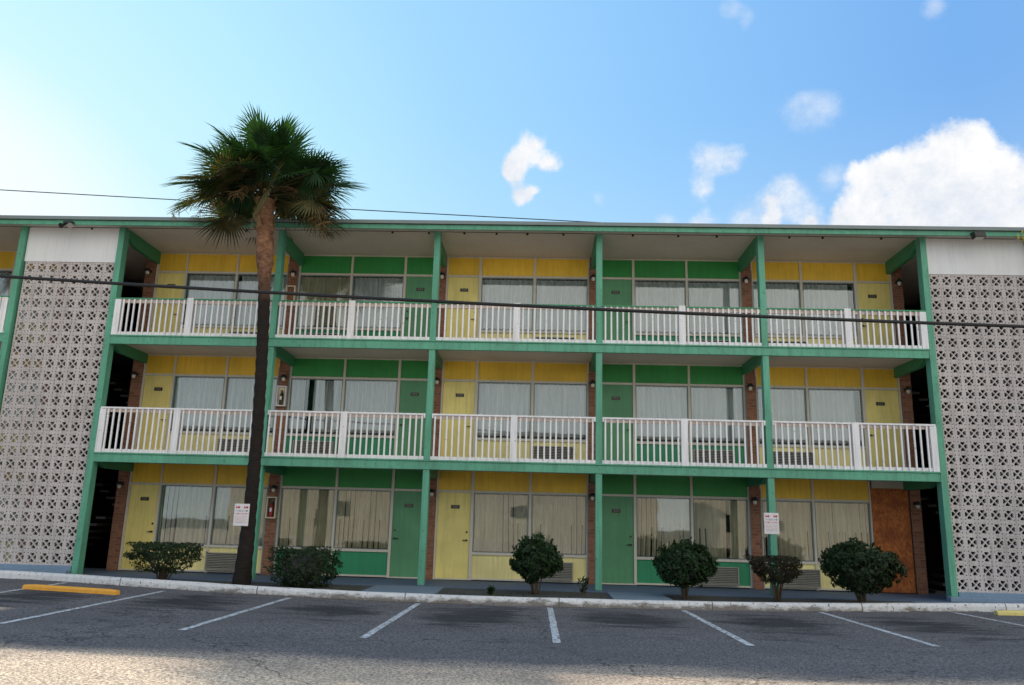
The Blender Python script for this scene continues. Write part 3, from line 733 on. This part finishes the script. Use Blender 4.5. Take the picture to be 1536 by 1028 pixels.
def palm(base, top, bend, lab, seed, n_fr, R0=1.0, lowmax=-.75, stalks=True):
    rnd = random.Random(seed); o = empty('palm_tree', base, lab, 'palm tree')
    b = MB(); bx, by, bz = base; tx, ty, tz = top; n_ = 90; seg = 18; k = 0
    for i in range(n_ + 1):
        t = i / n_; z = bz + (tz - bz) * t; x = bx + (tx - bx) * t ** 1.6 + bend * math.sin(t * math.pi); y = by + (ty - by) * t
        rr = .158 + .05 * math.exp(-t * 14) - .028 * math.sin(t * math.pi) + (.045 if t > .84 else .045 * ss((t - .76) / .08))
        rr += .007 * ((i * 7) % 3 - 1) + (.012 * ((i // 2) % 2) if t > .8 else 0)
        for j in range(seg):
            a = 2 * math.pi * j / seg; q = rr * (1 + .05 * noise.noise(Vector((math.cos(a) * 2, math.sin(a) * 2, z * 3))) + (.07 * noise.noise(Vector((math.cos(a) * 4, math.sin(a) * 4, z * 8))) if t > .8 else 0))
            b.v.append((x + q * math.cos(a), y + q * math.sin(a), z))
    for i in range(n_):
        for j in range(seg):
            j2 = (j + 1) % seg; b.f.append((i * seg + j, i * seg + j2, (i + 1) * seg + j2, (i + 1) * seg + j)); b.m.append(0)
    b.build('trunk', 'palm_bark', o, smooth=True)
    # old leaf bases ("boots") just under the crown
    for i in range(26):
        a = i * 2.4 + rnd.uniform(-.2, .2); z = tz - .85 + i * .034; b = MB()
        r0 = .185; d = Vector((math.cos(a), math.sin(a), 0)); s2 = Vector((-math.sin(a), math.cos(a), 0)); p = Vector((tx, ty, z)) + d * r0
        e = p + d * rnd.uniform(.06, .16) + Vector((0, 0, rnd.uniform(.16, .3)))
        b.quad(p - s2 * .06, p + s2 * .06, e + s2 * .03, e - s2 * .03); b.quad(p - s2 * .06 - d * .03, p + s2 * .06 - d * .03, e + s2 * .03 - d * .02, e - s2 * .03 - d * .02)
        b.quad(p - s2 * .06, e - s2 * .03, e - s2 * .03 - d * .02, p - s2 * .06 - d * .03); b.quad(p + s2 * .06, e + s2 * .03, e + s2 * .03 - d * .02, p + s2 * .06 - d * .03)
        b.build('leaf_base', 'dead_leaf', o)
    ga = math.pi * (3 - math.sqrt(5))
    for i in range(n_fr):
        t = i / (n_fr - 1)                                  # 0 top .. 1 bottom
        az = i * ga + rnd.uniform(-.3, .3); el = math.asin(.93 - t * (.93 - lowmax)) + rnd.uniform(-.1, .1) - .15 * max(0, t - .6) / .4 * abs(math.cos(az))
        old = t > .80
        root = (tx + .10 * math.cos(az), ty + .10 * math.sin(az), tz + .36 - .3 * t)
        pl = rnd.uniform(.85, 1.25) * R0 * (1.08 if t > .45 else (.92 if t > .2 else .62)); bl = rnd.uniform(.80, .98) * R0
        fb = frond(root, az, el, pl, bl, rnd, old)
        fb.build('frond', ['palm_leaf_old' if (t > .9 or (t > .7 and rnd.random() > .6)) else 'palm_leaf', 'palm_leaf_old' if t > .4 else 'palm_leaf'], o, fix=False)
    for i in range(int(n_fr * .5)):
        az = i * ga * 1.3 + 1; el = rnd.uniform(-.2, .95)
        fb = frond((tx + .08 * math.cos(az), ty + .08 * math.sin(az), tz + .15 + .25 * rnd.random()), az, el, rnd.uniform(.25, .75) * R0, rnd.uniform(.85, 1.02) * R0, rnd, False)
        fb.build('frond', ['palm_leaf' if rnd.random() > .2 else 'palm_leaf_old', 'palm_leaf'], o, fix=False)
    if stalks:   # drooping dry flower stalks
        for (az, L, hang) in ((3.3, 2.35, .25), (2.9, 2.1, .1), (6.2, 2.0, .5), (5.9, 2.2, .7), (.2, 1.9, .8), (4.4, 1.2, .5), (3.9, 1.5, .6)):
            b = MB(); d = Vector((math.cos(az), math.sin(az), .35)); p = Vector((tx, ty, tz + .25)); pts = [p.copy()]
            v = d.normalized()
            for i in range(10): v = (v + Vector((0, 0, -.10 - hang * .12))).normalized(); p = p + v * L / 10; pts.append(p.copy())
            b.tube([tuple(q) for q in pts], [.016 - .0012 * i for i in range(11)], 5)
            for i in range(4, 11):
                for _ in range(9):
                    q = pts[i] + Vector((rnd.gauss(0, .02),) * 3); w_ = Vector((rnd.gauss(0, 1), rnd.gauss(0, 1), rnd.gauss(-.7, .6))).normalized(); a = [tuple(q)]
                    for s_ in range(3): q = q + w_ * .085; w_ = (w_ + Vector((rnd.gauss(0, .4), rnd.gauss(0, .4), -.3))).normalized(); a.append(tuple(q))
                    b.tube(a, [.006, .005, .005, .004], 3, cap=False)
            b.build('flower_stalk', 'dead_leaf', o, fix=False)
    return o
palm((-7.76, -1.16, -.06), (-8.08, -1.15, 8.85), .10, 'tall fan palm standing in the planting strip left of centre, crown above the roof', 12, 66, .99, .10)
palm((-17.0, -1.0, -.06), (-17.1, -1.0, 9.1), .05, 'added unseen fan palm past the left edge, placed for its shadow on the lot', 5, 34, .85, stalks=False)  # out of view, added to throw a crown shadow across the lot

# ------------------------------------------------------------------ shrubs
def shrub(cx, cy, hx, z0, z1, zb, mat, lab, seed, shape='round', n=5200, leaf=.035, stems=9, group='clipped shrubs in the planting strip', spiky=0.0):
    rnd = random.Random(seed); o = empty('shrub', (cx, cy, zb), lab, 'shrub', group)
    hz = (z1 - z0) / 2; zc = (z0 + z1) / 2; hy = hx * .85
    def inside(p):      # p in unit box
        x, y, z = p
        bump = .10 * noise.noise(Vector((x * 1.1 + seed * 5, y, z * 1.1))) * 2 + .22 * noise.noise(Vector((x * 2.3 + seed, y * 2.3, z * 2.3))) +   .13 * noise.noise(Vector((x * 6 + seed, y * 6, z * 6)))
        if shape == 'round': r = math.sqrt((x * x + y * y) * (1 + .9 * max(0, -z) ** 1.3) + abs(z) ** 2.3)
        elif shape == 'vase':   # flat top, narrowing downward
            lim = .60 + .40 * min(1, (z + 1) / 1.1); r = max(math.sqrt(x * x + y * y) / lim, abs(z) ** 1.0 * .98)
        elif shape == 'flat': r = max((abs(x) ** 3 + abs(y) ** 3) ** (1 / 3) / (.72 + .28 * min(1, (z + 1) / .8)), abs(z) * .99)
        else: r = (abs(x) ** 2.6 + abs(y) ** 2.6 + abs(z) ** 2.6) ** (1 / 2.6) * (1.0 + (.25 if z < 0 else 0) * -z)
        return r - bump
    # dark inner mass of twigs and leaves
    b = MB(); k = 0
    c = MB(); tries = 0; cnt = 0
    while cnt < n and tries < n * 30:
        tries += 1
        p = Vector((rnd.uniform(-1.1, 1.1), rnd.uniform(-1.1, 1.1), rnd.uniform(-1.1, 1.1))); r = inside(p)
        if r > 1.0: continue
        if r < .72 and rnd.random() > .25: continue
        if r < .45: continue
        dens = noise.noise(Vector((p.x * 3.5 + seed * 2, p.y * 3.5, p.z * 3.5)))
        if dens < -.18 and rnd.random() > .15: continue
        if seed == 1 and p.z < -.15 and dens < .05: continue
        q = Vector((cx + p.x * hx, cy + p.y * hy, zc + p.z * hz))
        nrm = (Vector((p.x, p.y, p.z * .8)).normalized() + Vector((rnd.gauss(0, .6), rnd.gauss(0, .6), rnd.gauss(.2, .6)))).normalized()
        u = nrm.cross(Vector((rnd.gauss(0, 1), rnd.gauss(0, 1), rnd.gauss(0, 1)))).normalized(); w_ = nrm.cross(u); L = leaf * rnd.uniform(.6, 1.3); Wd = L * .45
        a0, a1 = q - u * L, q + u * L; m0 = q + w_ * Wd + nrm * L * .15; m1 = q - w_ * Wd + nrm * L * .15
        c.tri(a0, m0, a1); c.tri(a0, a1, m1); cnt += 1
    if spiky:
        for _ in range(int(60 * spiky)):
            a = rnd.uniform(0, 6.28); rr = rnd.uniform(.1, .95); p0 = Vector((cx + math.cos(a) * rr * hx * .9, cy + math.sin(a) * rr * hy * .9, zc + hz * math.sqrt(max(0, 1 - rr * rr)) * .93))
            L = rnd.uniform(.04, .22) * spiky; dv = Vector((math.cos(a) * .5 * rr, math.sin(a) * .5 * rr, 1)).normalized()
            for s_ in range(7):
                q = p0 + dv * L * s_ / 6; u = Vector((rnd.gauss(0, 1), rnd.gauss(0, 1), rnd.gauss(.6, .5))).normalized(); w_ = u.cross(Vector((rnd.gauss(0, 1), rnd.gauss(0, 1), 0))).normalized()
                Lf = leaf * 1.2; e = q + u * Lf * 1.6; c.tri(q, q + u * Lf * .8 + w_ * Lf * .45, e); c.tri(q, e, q + u * Lf * .8 - w_ * Lf * .45)
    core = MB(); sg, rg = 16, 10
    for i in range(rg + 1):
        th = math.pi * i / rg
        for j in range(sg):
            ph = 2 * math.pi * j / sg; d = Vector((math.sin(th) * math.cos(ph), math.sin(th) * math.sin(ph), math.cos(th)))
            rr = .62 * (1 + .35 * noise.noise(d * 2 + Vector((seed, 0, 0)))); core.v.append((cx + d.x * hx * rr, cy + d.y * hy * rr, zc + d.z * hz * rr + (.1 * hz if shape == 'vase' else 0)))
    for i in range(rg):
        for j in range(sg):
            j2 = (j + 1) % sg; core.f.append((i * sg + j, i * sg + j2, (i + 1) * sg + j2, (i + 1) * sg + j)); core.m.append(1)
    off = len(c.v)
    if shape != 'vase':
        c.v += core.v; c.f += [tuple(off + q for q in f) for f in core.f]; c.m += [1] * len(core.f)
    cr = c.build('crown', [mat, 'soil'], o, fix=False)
    b = MB()
    for i in range(stems):
        a = 2 * math.pi * i / stems + rnd.uniform(-.3, .3); rr = rnd.uniform(.2, .75); e = Vector((cx + math.cos(a) * hx * rr, cy + math.sin(a) * hy * rr, zc + hz * rnd.uniform(-.3, .3)))
        s0 = Vector((cx + math.cos(a) * .05, cy + math.sin(a) * .05, zb - .03)); md = s0.lerp(e, .5) + Vector((-math.cos(a), -math.sin(a), 0)) * hx * .12 + Vector((rnd.gauss(0, .02), rnd.gauss(0, .02), .02))
        b.tube([tuple(s0), tuple(md), tuple(e)], [.022, .015, .006], 6)
        for s_ in range(3):
            f_ = md.lerp(e, rnd.random()); e2 = f_ + Vector((rnd.gauss(0, .12), rnd.gauss(0, .12), rnd.uniform(.05, .2))); b.tube([tuple(f_), tuple(e2)], [.008, .004], 4)
    b.build('stem', 'trunk_bark', o, smooth=True)
    return o
gz = -.05
shrub(-9.42, -1.35, .74, .22, .79, gz, 'shrub_dark', 'leggy flat topped shrub in front of the leftmost yellow room', 1, 'vase', 5200, .032, 14)
shrub(-6.33, -1.4, .67, .0, .78, gz, 'shrub_dark', 'square clipped shrub in front of the left green room', 2, 'flat', 6200, .032, 10)
shrub(-1.41, -1.3, .52, .22, 1.02, gz, 'shrub_fresh', 'round spiky topped shrub in front of the middle yellow room', 3, 'round', 4200, .050, 8, spiky=1.0)
shrub(1.72, -1.3, .63, .18, 1.05, gz, 'shrub_fresh', 'round shrub before the windows of the right green room', 4, 'round', 5000, .050, 8, spiky=.8)
shrub(3.62, -1.3, .52, .36, .87, gz, 'shrub_brown', 'small flat mushroom shaped brownish shrub below the towing sign on the green post', 5, 'vase', 4800, .028, 9)
shrub(5.39, -1.3, .78, .17, 1.17, gz, 'shrub_dark', 'largest shrub, broad and round, beside the plywood boarded doorway', 6, 'round', 6800, .050, 9, spiky=.7)
def sapling(cx, cy, h, lab, seed):
    rnd = random.Random(seed); o = empty('young_plant', (cx, cy, -.05), lab, 'plant'); c = MB(); s = MB()
    for i in range(6):
        a = rnd.uniform(0, 6.28); top = Vector((cx + math.cos(a) * h * .3, cy + math.sin(a) * h * .3, h * rnd.uniform(.7, 1)))
        b0 = Vector((cx, cy, -.06)); s.tube([tuple(b0), tuple(top)], [.008, .003], 5)
        for j in range(26):
            q = b0.lerp(top, rnd.uniform(.2, 1)); u = Vector((rnd.gauss(0, 1), rnd.gauss(0, 1), rnd.uniform(0, 1))).normalized(); w_ = u.cross(Vector((rnd.gauss(0, 1), rnd.gauss(0, 1), 1))).normalized(); L = rnd.uniform(.05, .09)
            c.tri(q, q + u * L * .6 + w_ * L * .22, q + u * L); c.tri(q, q + u * L, q + u * L * .6 - w_ * L * .22)
    c.build('leaves', 'shrub_fresh', o, fix=False); s.build('stem', 'trunk_bark', o)
sapling(-.42, -1.2, .36, 'small bushy plant at the foot of the brick pier in the middle of the facade', 4)
sapling(-2.33, -1.75, .12, 'tiny weed in the planting strip before the middle yellow door', 9)
# grass tufts
b = MB(); rnd = random.Random(2)
for (xa, xb, dens) in ((-10.6, -5.0, 1.0), (-3.4, .1, .45), (1.4, 6.6, .15)):
    for _ in range(int((xb - xa) * 520 * dens)):
        x = rnd.uniform(xa, xb); f = rnd.random() ** 1.5; y = ky(x) + .17 + f * (-.5 - ky(x) - .17)
        if noise.noise(Vector((x * 1.1, y * 2, 4))) < -.05: continue
        z = min(g(x) + .10 + .04, -.02) - .03; h = rnd.uniform(.03, .10); a = rnd.uniform(0, 6.28); dx, dy = math.cos(a) * .006, math.sin(a) * .006
        b.tri((x - dx, y - dy, z), (x + dx, y + dy, z), (x + rnd.gauss(0, .03), y + rnd.gauss(0, .03), z + h))
tag(b.build('grass', 'grass', fix=False), kind='stuff', label='short grass and weeds growing in the planting strip', cat='grass')
b = MB()   # leaf litter along the kerb foot
for _ in range(2600):
    x = rnd.uniform(-14, 10); 
    if noise.noise(Vector((x * .8, 7, 1))) < -.1: continue
    y = ky(x) - abs(rnd.gauss(0, .035)) - .005; z = g(x) + .006; a = rnd.uniform(0, 6.28); L = rnd.uniform(.008, .024); dx, dy = math.cos(a) * L, math.sin(a) * L
    b.quad((x - dx, y - dy, z), (x + dy * .5, y - dx * .5, z + .004), (x + dx, y + dy, z + rnd.uniform(0, .01)), (x - dy * .5, y + dx * .5, z + .003))
tag(b.build('leaf_litter', 'dead_leaf', fix=False), kind='stuff', label='brown leaf litter lying along the foot of the kerb', cat='leaf litter')

# tree whose branch tip enters at the right edge
o = empty('broadleaf_tree', (12.6, -1.9, -.05), 'tree past the right edge with yellowing leaves reaching in at the roof corner', 'tree')
b = MB(); b.tube([(12.6, -1.9, -.1), (12.5, -1.85, 2.5), (12.7, -1.8, 5), (12.5, -1.8, 7.4), (12.4, -1.7, 9.0)], [.17, .14, .12, .09, .04], 10)
b.build('trunk', 'trunk_bark', o, smooth=True)
rnd = random.Random(8); b = MB(); tips = []
for i in range(15):
    z = rnd.uniform(5.2, 8.8); a = rnd.uniform(0, 6.28); L = rnd.uniform(1.0, 1.8); e = Vector((12.6 + math.cos(a) * L, -1.8 + math.sin(a) * L, z + .6)); tips.append(e); b.tube([(12.55, -1.8, z - .3), tuple(e)], [.04, .012], 6)
b.tube([(12.55, -1.8, 7.0), (11.2, -1.65, 7.9), (9.9, -1.5, 8.12), (9.5, -1.5, 8.02)], [.05, .03, .015, .006], 6)
b.build('branch', 'trunk_bark', o)
b = MB()
def lf(q, L):
    u = Vector((rnd.gauss(0, 1), rnd.gauss(0, 1), rnd.gauss(-.2, .7))).normalized(); w_ = u.cross(Vector((rnd.gauss(0, 1), rnd.gauss(0, 1), 1))).normalized()
    b.tri(q, q + u * L * .5 + w_ * L * .35, q + u * L); b.tri(q, q + u * L, q + u * L * .5 - w_ * L * .35)
for e in tips:
    for _ in range(130): lf(e + Vector((rnd.gauss(0, .3), rnd.gauss(0, .3), rnd.gauss(0, .3))), .09)
for _ in range(420):
    t = rnd.random(); q = Vector((11.2, -1.65, 7.9)).lerp(Vector((9.42, -1.5, 8.03)), t) + Vector((rnd.gauss(0, .08), rnd.gauss(0, .1), rnd.gauss(0, .075))); lf(q, .07)
b.build('crown', 'autumn_leaf', o, fix=False)

# building across the lot: only mirrored in the ground floor glass
ob = empty('office_building', (0, -52, 0), 'low pale building across the lot, mirrored in the ground floor windows', 'building')
b = MB(); rnd = random.Random(5)
b.box(-30, -12, -60, -52, -.3, 5.4); b.box(-8, 9, -60, -50, -.3, 6.6); b.box(14, 40, -60, -54, -.3, 4.8); b.build('wall', 'pale_plaster', ob)
b = MB(); b.box(-30.3, -11.7, -60.3, -51.6, 5.4, 5.7); b.box(-8.3, 9.3, -60.3, -49.6, 6.6, 6.9); b.box(13.7, 40.3, -60.3, -53.6, 4.8, 5.1); b.build('roof', 'roof_metal', ob)
for (x, yy, w_, z0, z1) in ((-20, -52, 1.2, 1.8, 3), (-4, -50, 1.4, 2, 3), (19, -54, 2, 1.6, 2.4)):
    b = MB(); b.box(x, x + w_, yy + .01, yy + .06, z0, z1); b.build('window', 'dark_glass', ob)

# ------------------------------------------------------------------ light, sky
SUN = Vector((-1.5, 1.0, .954)).normalized()
el = math.asin(SUN.z); az = math.atan2(SUN.x, SUN.y)
sd = bpy.data.lights.new('sun', 'SUN'); sd.energy = 5.0; sd.angle = R(.5); sd.color = (1, .86, .70)
so = bpy.data.objects.new('sun', sd); col.objects.link(so); so.rotation_euler = SUN.to_track_quat('Z', 'Y').to_euler(); so.location = SUN * 50
w = bpy.data.worlds.new('World'); scene.world = w; w.use_nodes = True; n = w.node_tree; n.nodes.clear()
out = n.nodes.new('ShaderNodeOutputWorld'); bg = n.nodes.new('ShaderNodeBackground'); n.links.new(bg.outputs[0], out.inputs[0])
sky = n.nodes.new('ShaderNodeTexSky'); sky.sky_type = 'NISHITA'; sky.sun_disc = False; sky.sun_elevation = el; sky.sun_rotation = az
sky.air_density = 1.0; sky.dust_density = 1.2; sky.ozone_density = 1.5
STR = .13; bg.inputs[1].default_value = STR
tc = n.nodes.new('ShaderNodeTexCoord'); nm = n.nodes.new('ShaderNodeVectorMath'); nm.operation = 'NORMALIZE'; n.links.new(tc.outputs['Generated'], nm.inputs[0]); V = nm.outputs[0]
# camera-independent helper: directions of the clouds (unit vectors)
yaw, pit, rol, fpx = -0.0404, 0.2224, 0.02674, 1208.0
CF = Vector((math.sin(yaw) * math.cos(pit), math.cos(yaw) * math.cos(pit), math.sin(pit))); CR0 = Vector((math.cos(yaw), -math.sin(yaw), 0)); CU0 = CR0.cross(CF)
CR = CR0 * math.cos(rol) + CU0 * math.sin(rol); CU = CU0 * math.cos(rol) - CR0 * math.sin(rol)
def direction(px, py): return (CF + CR * ((px - 768) / fpx) - CU * ((py - 514) / fpx)).normalized()
wn = n.nodes.new('ShaderNodeTexNoise'); wn.inputs['Scale'].default_value = 11; wn.inputs['Detail'].default_value = 8; wn.inputs['Roughness'].default_value = .6; n.links.new(V, wn.inputs['Vector'])
w1 = n.nodes.new('ShaderNodeVectorMath'); w1.operation = 'SUBTRACT'; w1.inputs[1].default_value = (.5, .5, .5); n.links.new(wn.outputs['Color'], w1.inputs[0])
w2 = n.nodes.new('ShaderNodeVectorMath'); w2.operation = 'SCALE'; w2.inputs['Scale'].default_value = .032; n.links.new(w1.outputs[0], w2.inputs[0])
w3 = n.nodes.new('ShaderNodeVectorMath'); w3.operation = 'ADD'; n.links.new(V, w3.inputs[0]); n.links.new(w2.outputs[0], w3.inputs[1]); VW = w3.outputs[0]
def dist_to(px, py):
    d = n.nodes.new('ShaderNodeVectorMath'); d.operation = 'DISTANCE'; n.links.new(VW, d.inputs[0]); d.inputs[1].default_value = direction(px, py); return d.outputs['Value']
def mr(val, a, b_, c=0., d=1., mode='SMOOTHSTEP'):
    m = n.nodes.new('ShaderNodeMapRange'); m.interpolation_type = mode; n.links.new(val, m.inputs[0])
    for i, q in enumerate((a, b_, c, d)): m.inputs[i + 1].default_value = q
    return m.outputs[0]
nz = n.nodes.new('ShaderNodeTexNoise'); nz.inputs['Scale'].default_value = 26; nz.inputs['Detail'].default_value = 12; nz.inputs['Roughness'].default_value = .68; n.links.new(V, nz.inputs['Vector'])
nzw = n.nodes.new('ShaderNodeTexNoise'); nzw.inputs['Scale'].default_value = 9; nzw.inputs['Detail'].default_value = 10; nzw.inputs['Roughness'].default_value = .7; n.links.new(V, nzw.inputs['Vector'])
solid = [(795, 213, 26), (775, 243, 27), (822, 240, 25), (770, 262, 20), (780, 292, 22), (800, 285, 14),
         (1440, 245, 62), (1385, 262, 58), (1335, 262, 42), (1295, 262, 30), (1320, 300, 50), (1400, 310, 80), (1480, 300, 66), (1500, 250, 40), (1460, 215, 30), (1290, 320, 42), (1265, 335, 26), (1370, 335, 60), (1450, 345, 60), (1535, 335, 30), (1215, 335, 20), (1160, 300, 16), (1160, 325, 22)]
wispy = [(1062, 240, 42), (1050, 278, 28), (1100, 236, 28), (1160, 310, 38), (1120, 332, 40), (1050, 335, 30), (1215, 325, 36), (1515, 320, 46), (1180, 290, 40), (990, 335, 30), (1530, 250, 40)]
def field(lst, k=1.0):
    acc = None
    for (x, y, r) in lst:
        f = mr(dist_to(x, y), 0, r * 1.45 / fpx, 1, 0)
        if acc is None: acc = f
        else: acc = math_(n, 'ADD', acc, math_(n, 'MULTIPLY', f, math_(n, 'SUBTRACT', 1, acc)))
    return acc
faint = [(1196, 172, 30), (1232, 166, 34), (1212, 158, 22), (1096, 10, 20), (1102, 20, 14), (1121, 26, 15), (1118, 40, 10), (1403, 14, 20), (1300, 360, 30), (900, 300, 18), (1250, 270, 26)]
fs_ = field(solid); fw_ = field(wispy)
cs = mr(math_(n, 'ADD', fs_, math_(n, 'MULTIPLY', math_(n, 'SUBTRACT', nz.outputs[0], .5), 1.5)), .36, .92)
cw = math_(n, 'MULTIPLY', mr(math_(n, 'ADD', math_(n, 'MULTIPLY', fw_, .9), math_(n, 'MULTIPLY', math_(n, 'SUBTRACT', nzw.outputs[0], .5), 1.8)), .40, 1.15), .8)
cf = math_(n, 'MULTIPLY', mr(math_(n, 'ADD', field(faint), math_(n, 'MULTIPLY', math_(n, 'SUBTRACT', nzw.outputs[0], .5), 2.6)), .40, 1.45), .40)
# base sky colour: Nishita, graded hazy and backlit, with added fill light behind the camera
def vscale(c, s): return tuple(x * s for x in c)
k = 1 / STR
dsun = n.nodes.new('ShaderNodeVectorMath'); dsun.operation = 'DISTANCE'; n.links.new(V, dsun.inputs[0]); dsun.inputs[1].default_value = direction(-250, 560)
gr = ramp(n, math_(n, 'MULTIPLY', dsun.outputs['Value'], .5), [(.085, (1, 1, 1)), (.135, (.88, .97, 1)), (.18, (.58, .88, 1)), (.25, (.47, .81, 1)), (.34, (.36, .67, .97)), (.44, (.28, .57, .94)), (.58, (.19, .43, .84)), (.70, (.22, .44, .80)), (.82, (1.1, 1.09, 1.05)), (1, (2.15, 1.97, 1.68))])  # last stops: warm bright fill added on the unseen side of the sky
sz = n.nodes.new('ShaderNodeSeparateXYZ'); n.links.new(V, sz.inputs[0])
gr = mixc(n, mr(sz.outputs[2], .12, .50, .62, 0), gr, (.68, .90, 1.0))
grk = n.nodes.new('ShaderNodeVectorMath'); grk.operation = 'SCALE'; grk.inputs['Scale'].default_value = k * 1.08; n.links.new(gr, grk.inputs[0])
skyc = mixc(n, .96, sky.outputs[0], grk.outputs[0])
cloudcol = mixc(n, ramp(n, nzw.outputs[0], [(.38, 0), (.62, 1)]), vscale((.74, .80, .90), k), vscale((1.05, 1.04, 1.03), k))
skyc = mixc(n, cf, skyc, cloudcol); skyc = mixc(n, cw, skyc, cloudcol); skyc = mixc(n, cs, skyc, cloudcol)
n.links.new(skyc, bg.inputs[0])

# ------------------------------------------------------------------ camera
cd = bpy.data.cameras.new('camera'); co = bpy.data.objects.new('camera', cd); col.objects.link(co)
co.location = (-1.333, -19.047, 1.393)
mt = Matrix((CR, CU, -CF)).transposed().to_4x4(); mt.translation = co.location; co.matrix_world = mt
cd.sensor_fit = 'HORIZONTAL'; cd.sensor_width = 36; cd.lens = 36 * fpx / 1536; cd.clip_end = 3000; cd.clip_start = .05
scene.camera = co
scene.view_settings.view_transform = 'Standard'; scene.view_settings.look = 'None'; scene.view_settings.exposure = 0; scene.view_settings.gamma = 1
scene.render.engine = 'CYCLES'; scene.cycles.use_denoising = True; scene.cycles.transparent_max_bounces = 16; scene.cycles.max_bounces = 8
